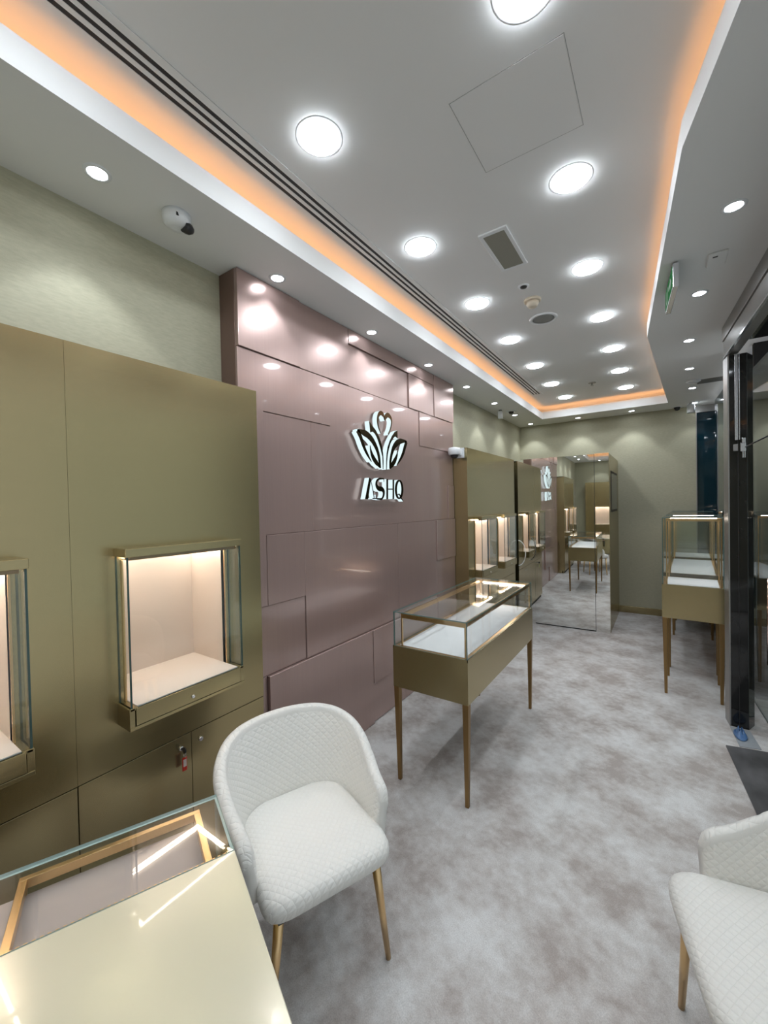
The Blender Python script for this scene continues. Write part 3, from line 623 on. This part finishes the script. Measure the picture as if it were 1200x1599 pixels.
spots = [((-1.675, .663), 'over the pale wallpaper above the near cabinets'), ((-1.684, 1.504), 'at the near end of the rose wall'), ((-1.684, 2.354), 'second along the rose wall'), ((-1.684, 3.199), 'third along the rose wall'),
         ((-1.684, 4.036), 'just past the rose wall'), ((-1.69, 4.909), 'over the far wall cabinets'), ((-1.69, 5.744), 'next to the small black camera in the far left corner'), ((-1.69, 6.557), 'in the far left corner of the soffit'),
         ((-1.016, 6.547), 'over the back wall above the mirror'), ((-.344, 6.536), 'over the back wall right of the mirror'), ((.334, 6.519), 'beside the white sensor in the far right corner'),
         ((.254, 2.264), 'above the entrance before the exit sign'), ((.187, 3.086), 'above the entrance after the exit sign'), ((.174, 3.943), 'third along the entrance soffit'), ((.214, 4.79), 'fourth along the entrance soffit'), ((.274, 5.644), 'by the smoke detector near the window bay')]
for i, ((x, y), where) in enumerate(spots):
    o = ss if i == 0 else copy_tree(ss); o.location = (x, y, ZC); o['label'] = 'small round spot downlight ' + where; o['group'] = 'small soffit spots'
for (x, y) in ((-1.675, -.18), (-1.675, -1.03), (-1.675, -1.87), (.46, 1.40), (.50, .55), (.50, -.3), (.50, -1.15), (-1.2, -2.7), (-.5, -2.7)):  # extra spots out of view, added for the light they give
    o = copy_tree(ss); o.location = (x, y, ZC); o['label'] = 'small round spot downlight added to the soffit out of view for its light'; o['group'] = 'small soffit spots'

# linear slot diffuser
t = thing('slot_diffuser', 'long linear air diffuser with three black slots beside the cove', 'air diffuser', (-1.33, 1.7, ZU))
mb = MB(); xs = [(-1.393, -1.380), (-1.363, -1.346), (-1.330, -1.3145), (-1.2975, -1.270)]
for a, b in xs: mb.box(a, b, -2.0, 5.525, ZU - .003, ZU - .0005)
mb.box(-1.393, -1.270, 5.515, 5.530, ZU - .003, ZU - .0005); mb.build('blade', M['white'], t)
mb = MB(); mb.box(-1.392, -1.272, -2.0, 5.52, ZU - .0012, ZU - .0003); mb.build('slot_back', M['slot'], t)
mb = MB(); mb.box(-1.2715, -1.2690, -2.0, 5.53, ZU - .002, ZU - .0003); mb.build('edge_gap', M['seam'], t)
# access panel
t = thing('ceiling_hatch', 'flush square access panel in the white ceiling', 'access panel', (-.42, 1.53, ZU))
mb = MB(); a0, a1, b0, b1 = -.609, -.233, 1.344, 1.708; k = .0016
mb.box(a0, a1, b0, b0 + k, ZU - .0012, ZU - .0002); mb.box(a0, a1, b1 - k, b1, ZU - .0012, ZU - .0002); mb.box(a0, a0 + k, b0, b1, ZU - .0012, ZU - .0002); mb.box(a1 - k, a1, b0, b1, ZU - .0012, ZU - .0002); mb.build('panel_gap', M['seam'], t)
MB().box(a0 + .003, a1 - .003, b0 + .003, b1 - .003, ZU - .0018, ZU - .0003).build('panel_board', M['white'], t)
# emergency light
t = thing('emergency_light', 'rectangular recessed emergency light with a grey prismatic cover', 'emergency light', (-.715, 2.27, ZU))
mb = MB(); mb.box(-.790, -.640, 2.075, 2.100, ZU - .010, ZU); mb.box(-.790, -.640, 2.455, 2.470, ZU - .010, ZU); mb.box(-.790, -.770, 2.1, 2.455, ZU - .010, ZU); mb.box(-.660, -.640, 2.1, 2.455, ZU - .010, ZU)
mb.build('housing', M['plastic'], t, bevel=.003); MB().box(-.770, -.660, 2.1, 2.455, ZU - .007, ZU - .001).build('cover', M['prism'], t)
# small ceiling devices
t = thing('ceiling_sensor', 'tiny round black sensor between the emergency light and the smoke detector', 'sensor', (-.735, 2.73, ZU))
MB().lathe([(.016, -.004), (.034, -.005), (.035, 0)], (-.735, 2.73, ZU), 24, cap=False).build('trim_ring', M['plastic'], t); MB().lathe([(.006, -.014), (.020, -.010), (.024, -.001)], (-.735, 2.73, ZU), 20).build('eye', M['dark'], t)
t = thing('smoke_detector', 'ivory smoke detector beside the round speaker grille', 'smoke detector', (-.735, 2.945, ZU))
MB().lathe([(.052, -.016), (.056, -.012), (.056, 0)], (-.735, 2.945, ZU), 32).build('mount', M['ivory'], t); MB().lathe([(.012, -.052), (.030, -.050), (.040, -.034), (.040, -.016)], (-.735, 2.945, ZU), 28).build('chamber', M['ivory'], t)
t = thing('ceiling_speaker', 'round ceiling speaker with a grey mesh grille', 'speaker', (-.742, 3.29, ZU))
MB().lathe([(.078, -.006), (.096, -.009), (.100, 0)], (-.742, 3.29, ZU), 40, cap=False).build('bezel', M['plastic'], t); MB().lathe([(.001, -.007), (.06, -.0065), (.079, -.004), (.079, -.001)], (-.742, 3.29, ZU), 40).build('grille', M['grille'], t)
t = thing('sprinkler_head', 'small dark sprinkler head near the far end of the ceiling', 'sprinkler', (-.684, 5.423, ZU))
MB().lathe([(.030, -.004), (.042, -.003), (.042, 0)], (-.684, 5.423, ZU), 24).build('rosette', M['steel'], t); MB().lathe([(.018, -.030), (.018, -.027), (.005, -.026), (.006, -.004)], (-.684, 5.423, ZU), 16).build('deflector', M['steel'], t)
t = thing('smoke_detector', 'white smoke detector on the soffit by the window bay', 'smoke detector', (.265, 5.29, ZC))
MB().lathe([(.05, -.02), (.062, -.014), (.064, 0)], (.265, 5.29, ZC), 28).build('mount', M['plastic'], t); MB().lathe([(.02, -.032), (.035, -.028), (.04, -.02)], (.265, 5.29, ZC), 24).build('chamber', M['plastic'], t)
t = thing('access_cover', 'small square white cover plate on the soffit beside the exit sign', 'cover plate', (.235, 2.70, ZC))
MB().box(.195, .275, 2.62, 2.76, ZC - .012, ZC).build('plate', M['white'], t, bevel=.005); MB().box(.215, .235, 2.645, 2.655, ZC - .0135, ZC - .012).build('slot', M['dark'], t)
# dome camera near the viewer
t = thing('dome_camera', 'white dome security camera on the soffit above the near cabinets', 'camera', (-1.655, .943, ZC))
MB().lathe([(.020, -.052), (.040, -.048), (.052, -.034), (.055, -.012), (.055, 0)], (-1.655, .943, ZC), 36).build('housing', M['plastic'], t)
MB().lathe([(.001, .030), (.012, .027), (.021, .014), (.023, 0), (.022, -.014)], (-1.632, .972, ZC - .046), 24, axis='y').build('lens', M['dark'], t)
mb = MB(); mb.box(-1.6085, -1.606, .915, .925, ZC - .033, ZC - .020); mb.build('slot', M['dark'], t)
# wall bracket camera
t = thing('bracket_camera', 'white dome security camera bracketed to the corner of the far wall cabinet', 'camera', (-1.70, 3.86, 2.13))
MB().box(-1.752, -1.652, 3.866, 3.882, 2.065, 2.165).build('wall_plate', M['plastic'], t, bevel=.004)
mb = MB(); mb.box(-1.732, -1.672, 3.80, 3.868, 2.085, 2.150); mb.build('arm', M['plastic'], t, bevel=.01)
MB().lathe([(.052, 0), (.060, .008), (.062, .05), (.056, .068), (.03, .074)], (-1.702, 3.745, 2.085), 36).build('housing', M['plastic'], t)
MB().lathe([(.002, -.036), (.02, -.033), (.036, -.018), (.040, 0)], (-1.702, 3.745, 2.085), 28).build('dome', M['dark'], t)
# far corner devices
t = thing('soffit_sensor', 'white box sensor hanging in the far left corner', 'sensor', (-1.75, 5.30, ZC))
MB().box(-1.775, -1.725, 5.28, 5.33, ZC - .115, ZC - .02).build('housing', M['plastic'], t, bevel=.004); MB().box(-1.765, -1.735, 5.29, 5.32, ZC - .02, ZC).build('mount', M['grille'], t)
t = thing('mini_camera', 'small black eyed camera on the soffit beside the white box sensor', 'camera', (-1.66, 5.47, ZC))
MB().box(-1.715, -1.605, 5.42, 5.52, ZC - .012, ZC).build('plate', M['plastic'], t, bevel=.003); MB().lathe([(.002, -.045), (.026, -.034), (.034, -.012)], (-1.655, 5.46, ZC), 20).build('eye', M['dark'], t)
t = thing('mini_camera', 'small black dome camera over the back wall right of the mirror', 'camera', (.162, 6.637, ZC))
MB().lathe([(.045, -.01), (.05, 0)], (.162, 6.637, ZC), 24).build('plate', M['plastic'], t); MB().lathe([(.002, -.055), (.026, -.045), (.038, -.01)], (.162, 6.637, ZC), 20).build('eye', M['dark'], t)
t = thing('soffit_sensor', 'white cylinder sensor hanging in the far right corner', 'sensor', (.302, 6.50, ZC))
MB().lathe([(.040, -.125), (.044, -.118), (.042, -.02), (.02, -.018), (.02, 0)], (.302, 6.50, ZC), 24).build('housing', M['plastic'], t)
# exit sign
sx, sy = .062, 2.60
t = thing('exit_sign', 'slim green exit sign hanging edge on under the entrance soffit', 'exit sign', (sx, sy, ZC), math.atan2(.35, -.029) - math.pi / 2)
mb = MB(); mb.box(-.012, .014, 0, .36, -.128, -.006); mb.build('housing', M['chrome'], t, world=False, bevel=.003)
f = MB().box(-.0135, -.0118, .014, .346, -.116, -.016).build('green_panel', M['green'], t, world=False)
mb = MB(); mb.prism([(.06, -.066), (.10, -.095), (.10, -.076), (.17, -.076), (.17, -.056), (.10, -.056), (.10, -.037)], -.0145, -.0134, 0, 'yz'); mb.box(-.0145, -.0134, .22, .29, -.105, -.098); mb.box(-.0145, -.0134, .22, .227, -.105, -.028); mb.box(-.0145, -.0134, .283, .29, -.105, -.028); mb.build('pictogram', M['exitwhite'], f, world=False)
MB().box(.008, .012, .03, .33, -.006, 0).build('mount', M['grille'], t, world=False)
